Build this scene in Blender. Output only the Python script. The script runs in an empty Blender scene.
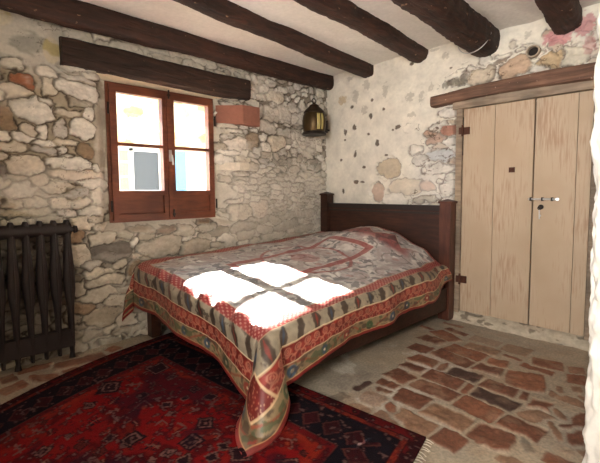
import bpy, bmesh, math, random
import numpy as np
from mathutils import Vector, Matrix
random.seed(7)
SC = bpy.context.scene
COL = SC.collection
# ------------------------------------------------------------------ camera
F, YAW, PIT, ROL = 410.67, 0.80715, 0.0739, -0.00745
C = np.array([-3.675, -3.376, 1.196])
_fw = np.array([math.cos(YAW)*math.cos(PIT), math.sin(YAW)*math.cos(PIT), -math.sin(PIT)])
_r = np.array([math.sin(YAW), -math.cos(YAW), 0.0]); _u = np.cross(_r, _fw)
_R = _r*math.cos(ROL) + _u*math.sin(ROL); _U = -_r*math.sin(ROL) + _u*math.cos(ROL)
cd = bpy.data.cameras.new('camera'); cam = bpy.data.objects.new('camera', cd); COL.objects.link(cam)
cd.sensor_width = 36; cd.lens = F*36/600; cd.shift_y = -10.5/600; cd.clip_start = 0.02
M = Matrix.Identity(4)
for i in range(3):
    M[i][0] = _R[i]; M[i][1] = _U[i]; M[i][2] = -_fw[i]; M[i][3] = C[i]
cam.matrix_world = M
SC.camera = cam
# ------------------------------------------------------------------ light
SC.view_settings.view_transform = 'Standard'; SC.view_settings.look = 'None'
SC.view_settings.gamma = 1; SC.view_settings.use_curve_mapping = False
SC.view_settings.exposure = 0.55
w = bpy.data.worlds.new('world'); SC.world = w; w.use_nodes = True
bg = w.node_tree.nodes['Background']; bg.inputs[0].default_value = (0.82, 0.91, 1.0, 1); bg.inputs[1].default_value = 3.6
sun = bpy.data.lights.new('sun', 'SUN'); sun.energy = 170; sun.angle = 0.022; sun.color = (1.0, 0.96, 0.90)
so = bpy.data.objects.new('sun', sun); COL.objects.link(so)
so.rotation_euler = Vector((0.055, -1.0, -0.78)).to_track_quat('-Z', 'Y').to_euler(); so.location = (-2, 6, 6)
def area(name, loc, d, sx, sy, e, col, portal=False):
    l = bpy.data.lights.new(name, 'AREA'); l.shape = 'RECTANGLE'; l.size = sx; l.size_y = sy; l.energy = e; l.color = col
    o = bpy.data.objects.new(name, l); COL.objects.link(o); o.location = loc
    o.rotation_euler = Vector(d).to_track_quat('-Z', 'Z').to_euler()
    if portal: l.cycles.is_portal = True
    return o
area('left_window_daylight', (-5.08, -3.3, 1.70), (1, 0.06, 0.15), 1.05, 0.92, 130, (1.0, 0.95, 0.89))
area('window_portal', (-1.99, 0.3, 1.55), (0, -1, 0), 1.15, 1.35, 1, (1, 1, 1), True)

# ------------------------------------------------------------------ helpers
def ray(x, y): return _fw + _R*(x-300)/F - _U*(y-221)/F
def un(x, y, ax, v):
    d = ray(x, y); return C + d*(v-C[ax])/d[ax]
def W1(x, y, p=0.0): q = un(x, y, 1, p); return q[0], q[2]
def W2(x, y, p=0.0): q = un(x, y, 0, p); return q[1], q[2]
def FL(x, y): q = un(x, y, 2, 0); return q[0], q[1]
def lin(c):
    c = np.asarray(c, float)/255.0
    return np.where(c <= 0.04045, c/12.92, ((c+0.055)/1.055)**2.4)
def L4(r, g, b): return tuple(lin((r, g, b))) + (1.0,)
def ss(a, b, x):
    t = np.clip((x-a)/(b-a), 0, 1); return t*t*(3-2*t)
_tabs = {}
def vn(u, v, seed=0):
    if seed not in _tabs: _tabs[seed] = np.random.RandomState(seed+11).rand(256, 256)
    T = _tabs[seed]
    iu = np.floor(u).astype(int); iv = np.floor(v).astype(int); fu = u-iu; fv = v-iv
    fu = fu*fu*(3-2*fu); fv = fv*fv*(3-2*fv)
    a = T[iu % 256, iv % 256]; b = T[(iu+1) % 256, iv % 256]; c = T[iu % 256, (iv+1) % 256]; d = T[(iu+1) % 256, (iv+1) % 256]
    return (a*(1-fu)+b*fu)*(1-fv) + (c*(1-fu)+d*fu)*fv
def fbm(u, v, seed=0, o=4):
    s = 0; a = 0.5; t = 0
    for i in range(o):
        s = s + a*vn(u*2**i + 17.3*i, v*2**i + 5.1*i, seed+i); t += a; a *= 0.5
    return s/t
def mix(a, b, t):
    a = np.asarray(a, float); b = np.asarray(b, float)
    return a*(1-t[..., None]) + b*t[..., None]

def tag(o, label=None, cat=None, group=None, kind=None):
    if label: o['label'] = label
    if cat: o['category'] = cat
    if group: o['group'] = group
    if kind: o['kind'] = kind
    return o
def empty(name, loc=(0, 0, 0), parent=None):
    o = bpy.data.objects.new(name, None); o.location = loc; o.empty_display_size = 0.05; COL.objects.link(o)
    if parent: o.parent = parent; o.location = Vector(loc)
    return o
def link(name, me, mat, parent=None):
    o = bpy.data.objects.new(name, me); COL.objects.link(o)
    if mat: me.materials.append(mat)
    if parent:
        o.parent = parent
        par = parent; off = Vector((0, 0, 0))
        while par: off += par.location; par = par.parent
        o.location = -off           # geometry is written in world coordinates
    return o
def obj(name, bm, mat, parent=None, smooth=True, bevel=0.0):
    if bevel:
        bmesh.ops.bevel(bm, geom=[e for e in bm.edges if len(e.link_faces) == 2 and e.calc_face_angle(0) > 0.5], offset=bevel, segments=2, affect='EDGES', clamp_overlap=True)
    bmesh.ops.recalc_face_normals(bm, faces=bm.faces)
    me = bpy.data.meshes.new(name); bm.to_mesh(me); bm.free()
    if smooth:
        me.polygons.foreach_set('use_smooth', [True]*len(me.polygons))
        me.set_sharp_from_angle(angle=0.7)
    return link(name, me, mat, parent)
def grid(name, P, colr, mat, parent=None, keep=None, flip=False):
    n, m = P.shape[:2]
    idx = np.arange(n*m).reshape(n, m)
    f = np.stack([idx[:-1, :-1], idx[1:, :-1], idx[1:, 1:], idx[:-1, 1:]], -1).reshape(-1, 4)
    if flip: f = f[:, ::-1]
    if keep is not None: f = f[keep.reshape(-1)]
    me = bpy.data.meshes.new(name)
    me.vertices.add(n*m); me.vertices.foreach_set('co', P.reshape(-1).astype(np.float32))
    me.loops.add(len(f)*4); me.loops.foreach_set('vertex_index', f.reshape(-1).astype(np.int32))
    me.polygons.add(len(f)); me.polygons.foreach_set('loop_start', np.arange(0, len(f)*4, 4, dtype=np.int32))
    me.polygons.foreach_set('use_smooth', np.ones(len(f), bool))
    me.update(calc_edges=True)
    if colr is not None:
        a = me.color_attributes.new('Col', 'FLOAT_COLOR', 'POINT')
        c = np.ones((n*m, 4), np.float32); c[:, :3] = np.clip(colr.reshape(-1, 3), 0, 1)
        a.data.foreach_set('color', c.reshape(-1))
    me.validate()
    return link(name, me, mat, parent)
def box(bm, x0, x1, y0, y1, z0, z1):
    v = [bm.verts.new(c) for c in [(x0, y0, z0), (x1, y0, z0), (x1, y1, z0), (x0, y1, z0), (x0, y0, z1), (x1, y0, z1), (x1, y1, z1), (x0, y1, z1)]]
    for q in [(0, 3, 2, 1), (4, 5, 6, 7), (0, 1, 5, 4), (1, 2, 6, 5), (2, 3, 7, 6), (3, 0, 4, 7)]: bm.faces.new([v[i] for i in q])
def BX(*a):
    bm = bmesh.new(); box(bm, *a); return bm
def tube(bm, pts, rad, n=12, cap=True):
    pts = [Vector(p) for p in pts]; rings = []
    if not hasattr(rad, '__len__'): rad = [rad]*len(pts)
    prev = None
    for i, p in enumerate(pts):
        d = (pts[min(i+1, len(pts)-1)] - pts[max(i-1, 0)]).normalized()
        a = Vector((0, 0, 1)) if abs(d.z) < 0.9 else Vector((1, 0, 0))
        if prev is not None: a = prev
        e1 = (a - d*a.dot(d)).normalized(); e2 = d.cross(e1); prev = e1
        rings.append([bm.verts.new(p + (e1*math.cos(t) + e2*math.sin(t))*rad[i]) for t in [2*math.pi*k/n for k in range(n)]])
    for a, b in zip(rings, rings[1:]):
        for k in range(n): bm.faces.new([a[k], a[(k+1) % n], b[(k+1) % n], b[k]])
    if cap: bm.faces.new(rings[0][::-1]); bm.faces.new(rings[-1])
def lathe(bm, c, prof, n=24):
    rings = []
    for r, z in prof:
        rings.append([bm.verts.new((c[0]+max(r, 1e-4)*math.cos(2*math.pi*k/n), c[1]+max(r, 1e-4)*math.sin(2*math.pi*k/n), c[2]+z)) for k in range(n)])
    for a, b in zip(rings, rings[1:]):
        for k in range(n): bm.faces.new([a[k], a[(k+1) % n], b[(k+1) % n], b[k]])
    bm.faces.new(rings[0][::-1]); bm.faces.new(rings[-1])

# ------------------------------------------------------------------ materials
def newmat(name):
    m = bpy.data.materials.new(name); m.use_nodes = True
    nt = m.node_tree; b = nt.nodes['Principled BSDF']
    return m, nt, b
def N(nt, t, **k):
    n = nt.nodes.new(t)
    for a, v in k.items():
        if a in n.inputs: n.inputs[a].default_value = v
        else: setattr(n, a, v)
    return n
def coords(nt, scale=(1, 1, 1)):
    g = N(nt, 'ShaderNodeNewGeometry'); mp = N(nt, 'ShaderNodeMapping'); mp.inputs['Scale'].default_value = scale
    nt.links.new(g.outputs['Position'], mp.inputs[0]); return mp.outputs[0]
def ramp(nt, src, stops):
    r = N(nt, 'ShaderNodeValToRGB'); nt.links.new(src, r.inputs[0])
    e = r.color_ramp.elements
    while len(e) < len(stops): e.new(0.5)
    for k, (p, c) in enumerate(stops): e[k].position = p; e[k].color = c
    return r.outputs[0]
def mixc(nt, f, a, b, mode='MIX'):
    n = N(nt, 'ShaderNodeMix', data_type='RGBA', blend_type=mode)
    for s, i in ((f, 0), (a, 6), (b, 7)):
        if hasattr(s, 'node'): nt.links.new(s, n.inputs[i])
        else: n.inputs[i].default_value = s
    return n.outputs[2]
def bump(nt, b, src, strength, dist):
    bn = N(nt, 'ShaderNodeBump'); bn.inputs['Strength'].default_value = strength; bn.inputs['Distance'].default_value = dist
    nt.links.new(src, bn.inputs['Height']); nt.links.new(bn.outputs[0], b.inputs['Normal'])
def attr_mat(name, rough=0.9, var=0.25, sc=60, bs=0.5, bd=0.004, spec=0.3, fab=False):
    m, nt, b = newmat(name); at = N(nt, 'ShaderNodeAttribute', attribute_name='Col')
    co = coords(nt); no = N(nt, 'ShaderNodeTexNoise', Scale=sc, Detail=5.0); nt.links.new(co, no.inputs['Vector'])
    g = ramp(nt, no.outputs[0], [(0.3, (1-var, 1-var, 1-var, 1)), (0.7, (1, 1, 1, 1))])
    c = mixc(nt, 1.0, at.outputs['Color'], g, 'MULTIPLY'); nt.links.new(c, b.inputs['Base Color'])
    b.inputs['Roughness'].default_value = rough; b.inputs['Specular IOR Level'].default_value = spec
    bump(nt, b, no.outputs[0], bs, bd)
    if fab: b.inputs['Sheen Weight'].default_value = 0.0
    return m
def wood_mat(name, c1, c2, scale=(3, 40, 40), rough=0.6, bs=0.6, bd=0.008, speck=None, spec=0.4):
    m, nt, b = newmat(name); co = coords(nt, scale)
    no = N(nt, 'ShaderNodeTexNoise', Scale=1.0, Detail=6.0, Distortion=0.6); nt.links.new(co, no.inputs['Vector'])
    col = ramp(nt, no.outputs[0], [(0.3, c1), (0.7, c2)])
    n2 = N(nt, 'ShaderNodeTexNoise', Scale=4.0, Detail=3.0); nt.links.new(coords(nt), n2.inputs['Vector'])
    g = ramp(nt, n2.outputs[0], [(0.3, (0.55, 0.55, 0.55, 1)), (0.7, (1.15, 1.1, 1.05, 1))])
    col = mixc(nt, 1.0, col, g, 'MULTIPLY')
    if speck:
        n3 = N(nt, 'ShaderNodeTexNoise', Scale=28.0, Detail=4.0); nt.links.new(coords(nt, (0.6, 1, 1)), n3.inputs['Vector'])
        f = ramp(nt, n3.outputs[0], [(0.68, (0, 0, 0, 1)), (0.74, (1, 1, 1, 1))])
        col = mixc(nt, f, col, speck)
    nt.links.new(col, b.inputs['Base Color']); b.inputs['Roughness'].default_value = rough; b.inputs['Specular IOR Level'].default_value = spec
    bump(nt, b, no.outputs[0], bs, bd)
    return m
def plain(name, c, rough=0.5, metal=0.0, bs=0.0, sc=40):
    m, nt, b = newmat(name)
    no = N(nt, 'ShaderNodeTexNoise', Scale=sc, Detail=4.0); nt.links.new(coords(nt), no.inputs['Vector'])
    g = ramp(nt, no.outputs[0], [(0.3, (0.8, 0.8, 0.8, 1)), (0.7, (1, 1, 1, 1))])
    nt.links.new(mixc(nt, 1.0, c, g, 'MULTIPLY'), b.inputs['Base Color'])
    b.inputs['Roughness'].default_value = rough; b.inputs['Metallic'].default_value = metal
    if bs: bump(nt, b, no.outputs[0], bs, 0.004)
    return m
stone_m = attr_mat('stone_masonry', 0.93, 0.15, 45, 0.7, 0.006)
plaster_m = attr_mat('old_plaster', 0.9, 0.1, 30, 0.5, 0.005)
brick_m = attr_mat('brick_floor', 0.75, 0.35, 70, 0.6, 0.004, 0.4)
cloth_m = attr_mat('printed_cotton', 0.48, 0.15, 300, 0.3, 0.001, 0.5, True)
rug_m = attr_mat('knotted_wool', 0.95, 0.35, 220, 0.8, 0.003, 0.1, True)
beam_m = wood_mat('dark_log', L4(30, 19, 14), L4(72, 42, 29), (5, 35, 35), 0.7, 0.9, 0.012, L4(150, 120, 95))
lint_m = wood_mat('window_lintel_wood', L4(30, 20, 15), L4(66, 42, 30), (5, 30, 30), 0.75, 0.9, 0.012, L4(130, 105, 85))
dlint_m = wood_mat('door_lintel_wood', L4(88, 64, 52), L4(132, 100, 82), (40, 4, 45), 0.8, 0.9, 0.01, L4(190, 165, 140))
win_m = wood_mat('window_varnish', L4(98, 54, 36), L4(122, 70, 48), (6, 40, 40), 0.45, 0.3, 0.002)
bed_m = wood_mat('bed_wood', L4(46, 26, 19), L4(70, 40, 28), (30, 5, 40), 0.45, 0.4, 0.003)
post_m = wood_mat('bed_post_wood', L4(66, 37, 29), L4(92, 54, 42), (40, 40, 5), 0.4, 0.4, 0.003)
iron_m = plain('cast_iron_paint', L4(34, 21, 17), 0.62, 0.0, 0.3)
rust_m = plain('rusty_iron', L4(84, 46, 28), 0.7, 0.3, 0.5, 90)
steel_m = plain('steel', L4(205, 203, 200), 0.4, 0.55)
dark_m = plain('dark_iron', L4(46, 38, 34), 0.5, 0.6)
brass_m = plain('old_brass', L4(84, 66, 40), 0.42, 0.75, 0.3)
white_m = plain('white_paint', L4(240, 238, 232), 0.6)
frame_m = wood_mat('grey_timber', L4(132, 116, 100), L4(162, 146, 128), (40, 5, 40), 0.85, 0.7, 0.005)
terra_m = plain('terracotta_block', L4(150, 98, 80), 0.9, 0.0, 0.8, 25)
mattress_m = plain('mattress_ticking', L4(120, 105, 95), 0.9)
def glass_mat(name, tint=(0.97, 0.98, 0.98, 1)):
    m = bpy.data.materials.new(name); m.use_nodes = True; nt = m.node_tree
    for n in list(nt.nodes): nt.nodes.remove(n)
    o = N(nt, 'ShaderNodeOutputMaterial'); t = N(nt, 'ShaderNodeBsdfTransparent'); t.inputs[0].default_value = tint
    g = N(nt, 'ShaderNodeBsdfGlossy'); g.inputs['Roughness'].default_value = 0.02
    mx = N(nt, 'ShaderNodeMixShader'); mx.inputs[0].default_value = 0.05
    nt.links.new(t.outputs[0], mx.inputs[1]); nt.links.new(g.outputs[0], mx.inputs[2]); nt.links.new(mx.outputs[0], o.inputs[0])
    return m
glass_m = glass_mat('window_glass')
# cream door paint with vertical worn streaks
door_m, nt, b = newmat('worn_cream_paint')
n1 = N(nt, 'ShaderNodeTexNoise', Scale=1.0, Detail=7.0); nt.links.new(coords(nt, (75, 75, 6)), n1.inputs['Vector'])
n2 = N(nt, 'ShaderNodeTexNoise', Scale=2.3, Detail=3.0); nt.links.new(coords(nt, (1, 1, 0.8)), n2.inputs['Vector'])
mt = N(nt, 'ShaderNodeMath', operation='MULTIPLY'); nt.links.new(n1.outputs[0], mt.inputs[0]); nt.links.new(n2.outputs[0], mt.inputs[1])
f = ramp(nt, mt.outputs[0], [(0.25, (0, 0, 0, 1)), (0.38, (0.6, 0.6, 0.6, 1))])
cc = ramp(nt, n2.outputs[0], [(0.3, L4(178, 156, 130)), (0.7, L4(192, 172, 148))])
c = mixc(nt, f, cc, L4(150, 112, 84)); nt.links.new(c, b.inputs['Base Color']); b.inputs['Roughness'].default_value = 0.7
bump(nt, b, n1.outputs[0], 0.3, 0.002)

# ------------------------------------------------------------------ rubble generator
def masonry(A, B, base_col, base_h, stones, relief=0.02, joint_dark=None, seed=3, wob=0.020, pw=2.6):
    """stones: a0,b0,ra,rb,ang,rgb,strength ; returns height, colour, joint"""
    n, m = A.shape
    d1 = np.full((n, m), 9.0); d2 = np.full((n, m), 9.0); sid = np.full((n, m), -1, int)
    Aw = A + wob*(1.6*(fbm(A*7, B*7, seed+30, 2)-.5)+1.2*(fbm(A*22, B*22, seed, 3)-0.5))*2; Bw = B + wob*(1.2*(fbm(A*7+4, B*8, seed+31, 2)-.5)+1.0*(fbm(A*22+40, B*22+9, seed+5, 3)-0.5))*2
    a_ax = A[:, 0]; b_ax = B[0, :]
    for k, s in enumerate(stones):
        R = max(s[2], s[3])*1.6 + 0.03
        i0, i1 = np.searchsorted(a_ax, [s[0]-R, s[0]+R]); j0, j1 = np.searchsorted(b_ax, [s[1]-R, s[1]+R])
        if i1 <= i0 or j1 <= j0: continue
        x = Aw[i0:i1, j0:j1]-s[0]; y = Bw[i0:i1, j0:j1]-s[1]; ca, sa = math.cos(s[4]), math.sin(s[4])
        u = np.abs(x*ca+y*sa)/s[2]; v = np.abs(-x*sa+y*ca)/s[3]
        q = (u**pw+v**pw)**(1/pw) if pw < 6 else np.maximum((u-1)*s[2], (v-1)*s[3])+.0
        D1 = d1[i0:i1, j0:j1]; D2 = d2[i0:i1, j0:j1]; S = sid[i0:i1, j0:j1]
        better = q < D1
        D2[:] = np.where(better, D1, np.minimum(D2, q)); S[:] = np.where(better, k, S); D1[:] = np.where(better, q, D1)
    rs = np.array([min(s[2], s[3]) for s in stones]+[0.05]); st = np.array([s[6] for s in stones]+[0.0])
    cl = np.array([lin(s[5]) for s in stones]+[(0, 0, 0)])
    r = rs[sid]; ins = np.minimum((1.04-d1)*r, (d2-d1)*r*0.5) if pw < 6 else np.minimum(-d1, (d2-d1)*.5-.006)     # metres inside the stone outline
    e = ss(-0.002, 0.010, ins)*(sid >= 0)
    e2 = ss(0.0, 0.03, ins)
    S = st[sid]
    rr = np.random.RandomState(seed); t1 = rr.randn(len(stones)+1)*0.14; t2 = rr.randn(len(stones)+1)*0.10; hh = rr.rand(len(stones)+1)
    a0 = np.array([s[0] for s in stones]+[0]); b0 = np.array([s[1] for s in stones]+[0])
    tilt = (A-a0[sid])*t1[sid]+(B-b0[sid])*t2[sid]
    nz = fbm(A*22, B*30, seed+2, 4)
    h = base_h + (e*(0.62+0.38*e2)*(relief*(0.6+0.6*hh[sid]))+e*tilt*0.6)*S + e*S*(nz-0.5)*0.014 + (nz-0.5)*0.006
    var = fbm(A*9+31, B*16, seed+7, 4); v2 = fbm(A*45, B*60, seed+9, 3)
    sc = cl[sid]*(0.70+0.62*var)[..., None]*(0.84+0.34*v2)[..., None]
    col = base_col*(0.82+0.32*fbm(A*12, B*12, seed+12, 4))[..., None]
    col = mix(col, sc, e*np.clip(S*1.3, 0, 1))
    edge = np.exp(-(np.abs(ins+0.001)/0.0047)**2)*(sid >= 0)*np.clip(S*1.7, 0, 1)
    jd = np.clip(edge*ss(0.26, 0.44, fbm(A*18+5, B*18, seed+20, 3))*1.0, 0, 1)
    if joint_dark is not None: col = mix(col, np.broadcast_to(lin(joint_dark), col.shape), jd*0.8); h = h - jd*0.016*1.0
    return h, col
def fill(stones, rng, a0, a1, b0, b1, sizef, okf, colf, tries=9000, pack=0.9):
    A0 = [s[0] for s in stones]; B0 = [s[1] for s in stones]; RA = [s[2] for s in stones]; RB = [s[3] for s in stones]
    for _ in range(tries):
        a = rng.uniform(a0, a1); b_ = rng.uniform(b0, b1)
        if not okf(a, b_): continue
        ra, rb, st = sizef(a, b_, rng)
        x = (np.array(A0)-a)/(np.array(RA)+ra); y = (np.array(B0)-b_)/(np.array(RB)+rb)
        if len(A0) and ((np.abs(x)**2.4+np.abs(y)**2.4)**(1/2.4)).min() < pack: continue
        stones.append((a, b_, ra, rb, rng.uniform(-0.25, 0.25), colf(a, b_, rng), st)); A0.append(a); B0.append(b_); RA.append(ra); RB.append(rb)
    return stones
CEIL = 2.53
def rec0(A, B): return ss(-2.63, -2.6, A)*ss(-1.4, -1.44, A)*ss(.9, .95, B)*ss(2.15, 2.1, B)
# ------------------------------------------------------------------ wall with the window (y = 0 plane)
stp = 0.0055
A, B = np.meshgrid(np.arange(-4.6, 0.05, stp), np.arange(-0.02, CEIL+0.06, stp), indexing='ij')
def S1(px, py, rx, ry, ang=0, col=(176, 164, 146), st=1.0):
    a, z = W1(px, py); a2, _ = W1(px+rx, py); a1, _ = W1(px-rx, py); _, z2 = W1(px, py-ry); _, z1 = W1(px, py+ry)
    return (a, z, abs(a2-a1)/2, abs(z2-z1)/2, math.radians(-ang), col, st)
LT = (222, 215, 202); GR = (186, 178, 166); BR = (150, 126, 100); TN = (206, 194, 174); DG = (122, 114, 104); RD = (160, 104, 76)
st1 = [S1(*q) for q in [
 (6,120,10,12,0,BR), (33,107,23,13,20,LT), (43,131,7,8,0,LT), (62,129,7,9,0,GR), (85,130,13,9,10,LT), (90,115,6,7,0,LT), (71,115,12,4,0,TN),
 (30,129,12,6,10,TN), (23,137,17,5,5,LT), (10,146,17,6,5,TN), (45,143,14,4,0,LT), (45,151,15,4,5,GR), (68,143,12,4,5,TN), (86,151,9,8,0,BR),
 (62,151,6,4,-20,LT), (66,157,8,2,0,LT), (25,167,19,10,8,TN), (2,170,5,8,0,DG), (70,164,26,6,3,LT), (78,175,31,6,3,(206,184,158)), (96,169,5,5,0,LT),
 (48,74,13,6,20,LT), (22,79,11,8,10,RD), (76,81,21,4,8,GR), (77,91,25,9,10,(206,198,186)), (50,88,8,10,0,TN), (14,92,17,9,0,TN), (45,102,12,4,30,LT),
 (18,190,18,9,0,GR), (60,189,20,6,0,TN), (80,193,16,6,0,GR), (35,204,18,6,0,(170,158,140)), (62,204,14,6,0,TN), (82,204,11,6,0,TN), (98,196,7,8,0,TN,.6),
 (25,214,30,5,0,(176,164,142)), (82,223,12,8,0,TN), (75,237,10,6,0,BR), (111,252,20,10,5,DG,.9), (78,256,13,12,0,TN,.8), (94,263,13,5,-5,GR,.8), (132,245,4,6,30,LT),
 (162,246,25,11,-6,(178,168,152)), (196,247,17,8,-4,(182,170,152)), (186,239,6,3,0,LT), (97,273,15,6,0,TN), (118,265,9,4,-5,TN), (103,281,21,6,-5,TN), (140,268,15,7,-10,BR,.8),
 (82,288,9,9,0,TN,.7), (100,296,20,7,0,TN,.6), (85,307,12,7,0,BR,.7), (120,300,14,7,0,TN,.6), (104,316,20,8,0,(170,156,134),.5), (128,318,12,7,0,TN,.5),
 (110,226,16,5,0,TN,.35), (140,230,14,4,0,BR,.4), (165,229,11,4,0,(120,92,72),.6), (207,223,8,3,0,(150,124,100),.7),
 (236,131,8,3,0,LT), (238,144,10,6,0,(214,204,190)), (231,137,4,3,0,GR), (252,140,7,11,0,(150,132,112)), (232,152,10,3,0,LT), (246,153,4,4,0,LT),
 (227,160,9,5,0,LT), (244,160,7,5,0,TN), (277,98,10,6,0,TN), (262,97,6,4,0,GR), (255,104,9,4,10,LT), (262,111,5,7,30,GR), (271,114,9,9,0,(180,170,156)), (284,115,8,9,0,(184,176,164)),
 (293,119,4,8,0,GR), (267,127,9,6,10,GR), (276,143,9,8,0,TN), (284,132,9,4,0,GR), (263,137,4,4,0,LT), (266,146,6,5,0,LT), (256,121,5,9,0,LT),
 (243,212,13,8,0,(204,192,172),.7), (258,209,11,9,0,(196,182,164),.7), (227,239,7,5,20,LT,.7), (244,243,6,3,0,LT,.8)]]
rng = random.Random(4)
xwl, xwr, zwt, zwb = -2.487, -1.501, 2.076, 0.949
def size1(a, z, r):
    if a < -2.45: return (r.uniform(.06, .15), r.uniform(.03, .06), .85 if z > 1.0 else .6)
    if a > -1.3 and z > 1.45: return (r.uniform(.03, .085), r.uniform(.025, .06), 1.0)
    if z < .95: return (r.uniform(.07, .2), r.uniform(.03, .06), .55)
    if a > -1.6: return (r.uniform(.035, .12), r.uniform(.02, .04), .5 if z < 1.35 else .65)
    return (r.uniform(.08, .2), r.uniform(.03, .06), .5)
def ok1(a, z):
    if -2.6 < a < -1.44 and .86 < z < 2.12: return False
    if a < -2.76 and z > 2.07-.05*max(0, -a-3.0): return False       # smooth plaster, top left
    if -1.5 < a < -1.24 and z < 1.55: return rng.random() < .15
    return True
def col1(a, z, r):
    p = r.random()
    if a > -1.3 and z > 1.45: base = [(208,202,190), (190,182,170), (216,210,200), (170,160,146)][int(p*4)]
    elif z < 1.0: base = [(180,170,152), (166,156,140), (188,178,160), (150,138,120)][int(p*4)]  # low stones darker grey-brown, partly shade put into their colour
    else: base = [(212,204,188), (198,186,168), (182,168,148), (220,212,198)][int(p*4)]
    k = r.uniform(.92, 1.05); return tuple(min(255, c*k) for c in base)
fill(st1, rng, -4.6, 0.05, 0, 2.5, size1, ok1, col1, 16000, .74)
n_ = fbm(A*3, B*3, 50, 3)
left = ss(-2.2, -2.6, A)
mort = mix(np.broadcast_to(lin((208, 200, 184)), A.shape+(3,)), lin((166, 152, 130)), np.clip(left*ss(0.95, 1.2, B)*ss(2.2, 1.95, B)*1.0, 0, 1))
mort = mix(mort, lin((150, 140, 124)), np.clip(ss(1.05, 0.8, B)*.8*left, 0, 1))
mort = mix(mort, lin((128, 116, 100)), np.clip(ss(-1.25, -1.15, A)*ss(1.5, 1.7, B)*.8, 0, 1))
mort = mix(mort, lin((168, 164, 152)), np.clip(ss(-2.74, -2.80, A)*ss(2.02, 2.08, B), 0, 1))
yb = np.clip(1-((A+3.22)/.14)**2-((B-2.36)/.08)**2, 0, 1)+np.clip(1-((A+2.87)/.06)**2-((B-2.2)/.1)**2, 0, 1)
mort = mix(mort, lin((196, 176, 110)), np.clip(yb*2, 0, .7))
jamb = ss(-2.63, -2.6, A)*ss(-2.43, -2.47, A)*ss(.85, .95, B)*ss(2.15, 2.1, B)
mort = mix(mort, lin((172, 162, 144)), np.clip(jamb, 0, 1))
pier = ss(-1.52, -1.48, A)*ss(-1.24, -1.30, A)*ss(.9, 1.0, B)*ss(2.1, 2.0, B)
mort = mix(mort, lin((205, 196, 178)), np.clip(pier, 0, 1))
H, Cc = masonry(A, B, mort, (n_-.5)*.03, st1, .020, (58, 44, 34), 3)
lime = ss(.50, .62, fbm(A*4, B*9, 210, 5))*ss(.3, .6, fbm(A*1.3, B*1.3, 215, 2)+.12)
Cc = mix(Cc, lin((226, 218, 204)), lime*(.22+.38*ss(.8, 1.2, B)))  # limewash thinned low down, partly to put the shade there into colour
Cc = mix(Cc, lin((70, 56, 44)), np.clip(ss(.012, .004, np.abs(fbm(A*9, B*16, 220, 4)-.5))*ss(.5, .6, fbm(A*6, B*6, 222, 3)), 0, 1)*.55*(1-rec0(A, B)))
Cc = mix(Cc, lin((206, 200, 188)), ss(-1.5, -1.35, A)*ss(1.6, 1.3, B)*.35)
# recess round the window, splayed right jamb and sloping sill
xl = ss(-2.60, -2.49, A); xr = np.clip((-1.30-A)/(.19), 0, 1); zb_ = ss(.86, .955, B); zt_ = ss(2.16, 2.11, B)
rec = np.minimum(np.minimum(xl, xr), np.minimum(zb_, zt_))
Y = -H + .105*rec
corner_w = ss(1.55, 1.5, B)*np.exp(-((A+1.24)/.05)**2)*.0
Pw = np.stack([A, Y, B], -1)
Ac = (A[1:, 1:]+A[:-1, :-1])/2; Bc = (B[1:, 1:]+B[:-1, :-1])/2
keep = ~((Ac > xwl+.02) & (Ac < xwr-.02) & (Bc > zwb+.02) & (Bc < zwt-.02))
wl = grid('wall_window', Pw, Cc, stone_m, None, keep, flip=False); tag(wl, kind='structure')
bm = bmesh.new()
for a in [(-4.7, -2.6, .13, .22, -.05, 2.75), (-2.6, -2.38, .15, .22, .9, 2.2), (-1.4, .3, .13, .22, -.05, 2.75), (-2.6, -1.4, .13, .22, -.05, .9), (-2.6, -1.4, .13, .22, 2.2, 2.75)]: box(bm, *a)
ow = obj('wall_outer', bm, plain('outer_render', L4(205, 195, 178), .9), None, False); tag(ow, kind='structure')

# ------------------------------------------------------------------ wall with the door (x = 0 plane)
A, B = np.meshgrid(np.arange(-3.2, 0.03, stp), np.arange(-0.02, CEIL+0.06, stp), indexing='ij')
def S2(px, py, rx, ry, ang=0, col=(200, 190, 174), st=1.0):
    a, z = W2(px, py); a2, _ = W2(px+rx, py); a1, _ = W2(px-rx, py); _, z2 = W2(px, py-ry); _, z1 = W2(px, py+ry)
    return (a, z, abs(a2-a1)/2, abs(z2-z1)/2, math.radians(ang), col, st)
WH = (214, 208, 198); BL = (170, 178, 186)
st2 = [S2(*q) for q in [
 (388,168,11,10,0,(188,164,128),.5), (377,192,7,9,10,(178,140,118),.5), (408,186,17,8,0,(206,186,160),.35), (425,186,8,6,0,(190,150,128),.35), (440,157,14,6,5,BL,.4),
 (450,130,9,6,0,(176,130,112),1), (440,125,10,3,-10,WH,1), (452,120,9,3,-10,(196,180,160),1), (436,140,9,5,-10,(186,160,144),.9), (451,142,8,4,0,WH,.9), (447,112,10,4,-15,WH,.9), (431,134,6,3,0,(180,150,130),.8),
 (420,160,8,5,0,WH,.6), (437,170,15,5,0,WH,.5), (452,178,6,4,0,WH,.5), (447,190,10,5,0,WH,.45), (425,200,10,3,0,(180,168,150),.5), (395,200,12,6,0,WH,.4), (415,150,7,4,0,WH,.4),
 (483,76,12,8,-15,(196,182,162),.9), (517,68,16,9,-10,(190,164,140),.9), (552,60,14,8,0,(196,172,138),.9), (577,56,16,11,20,(206,198,180),.8), (466,80,5,4,0,DG,.7), (540,70,8,5,0,WH,.6), (575,37,14,5,0,WH,.4),
 (455,83,8,4,-10,DG,.6), (500,62,8,3,-20,(120,98,78),.6)]]
rng2 = random.Random(9)
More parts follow.
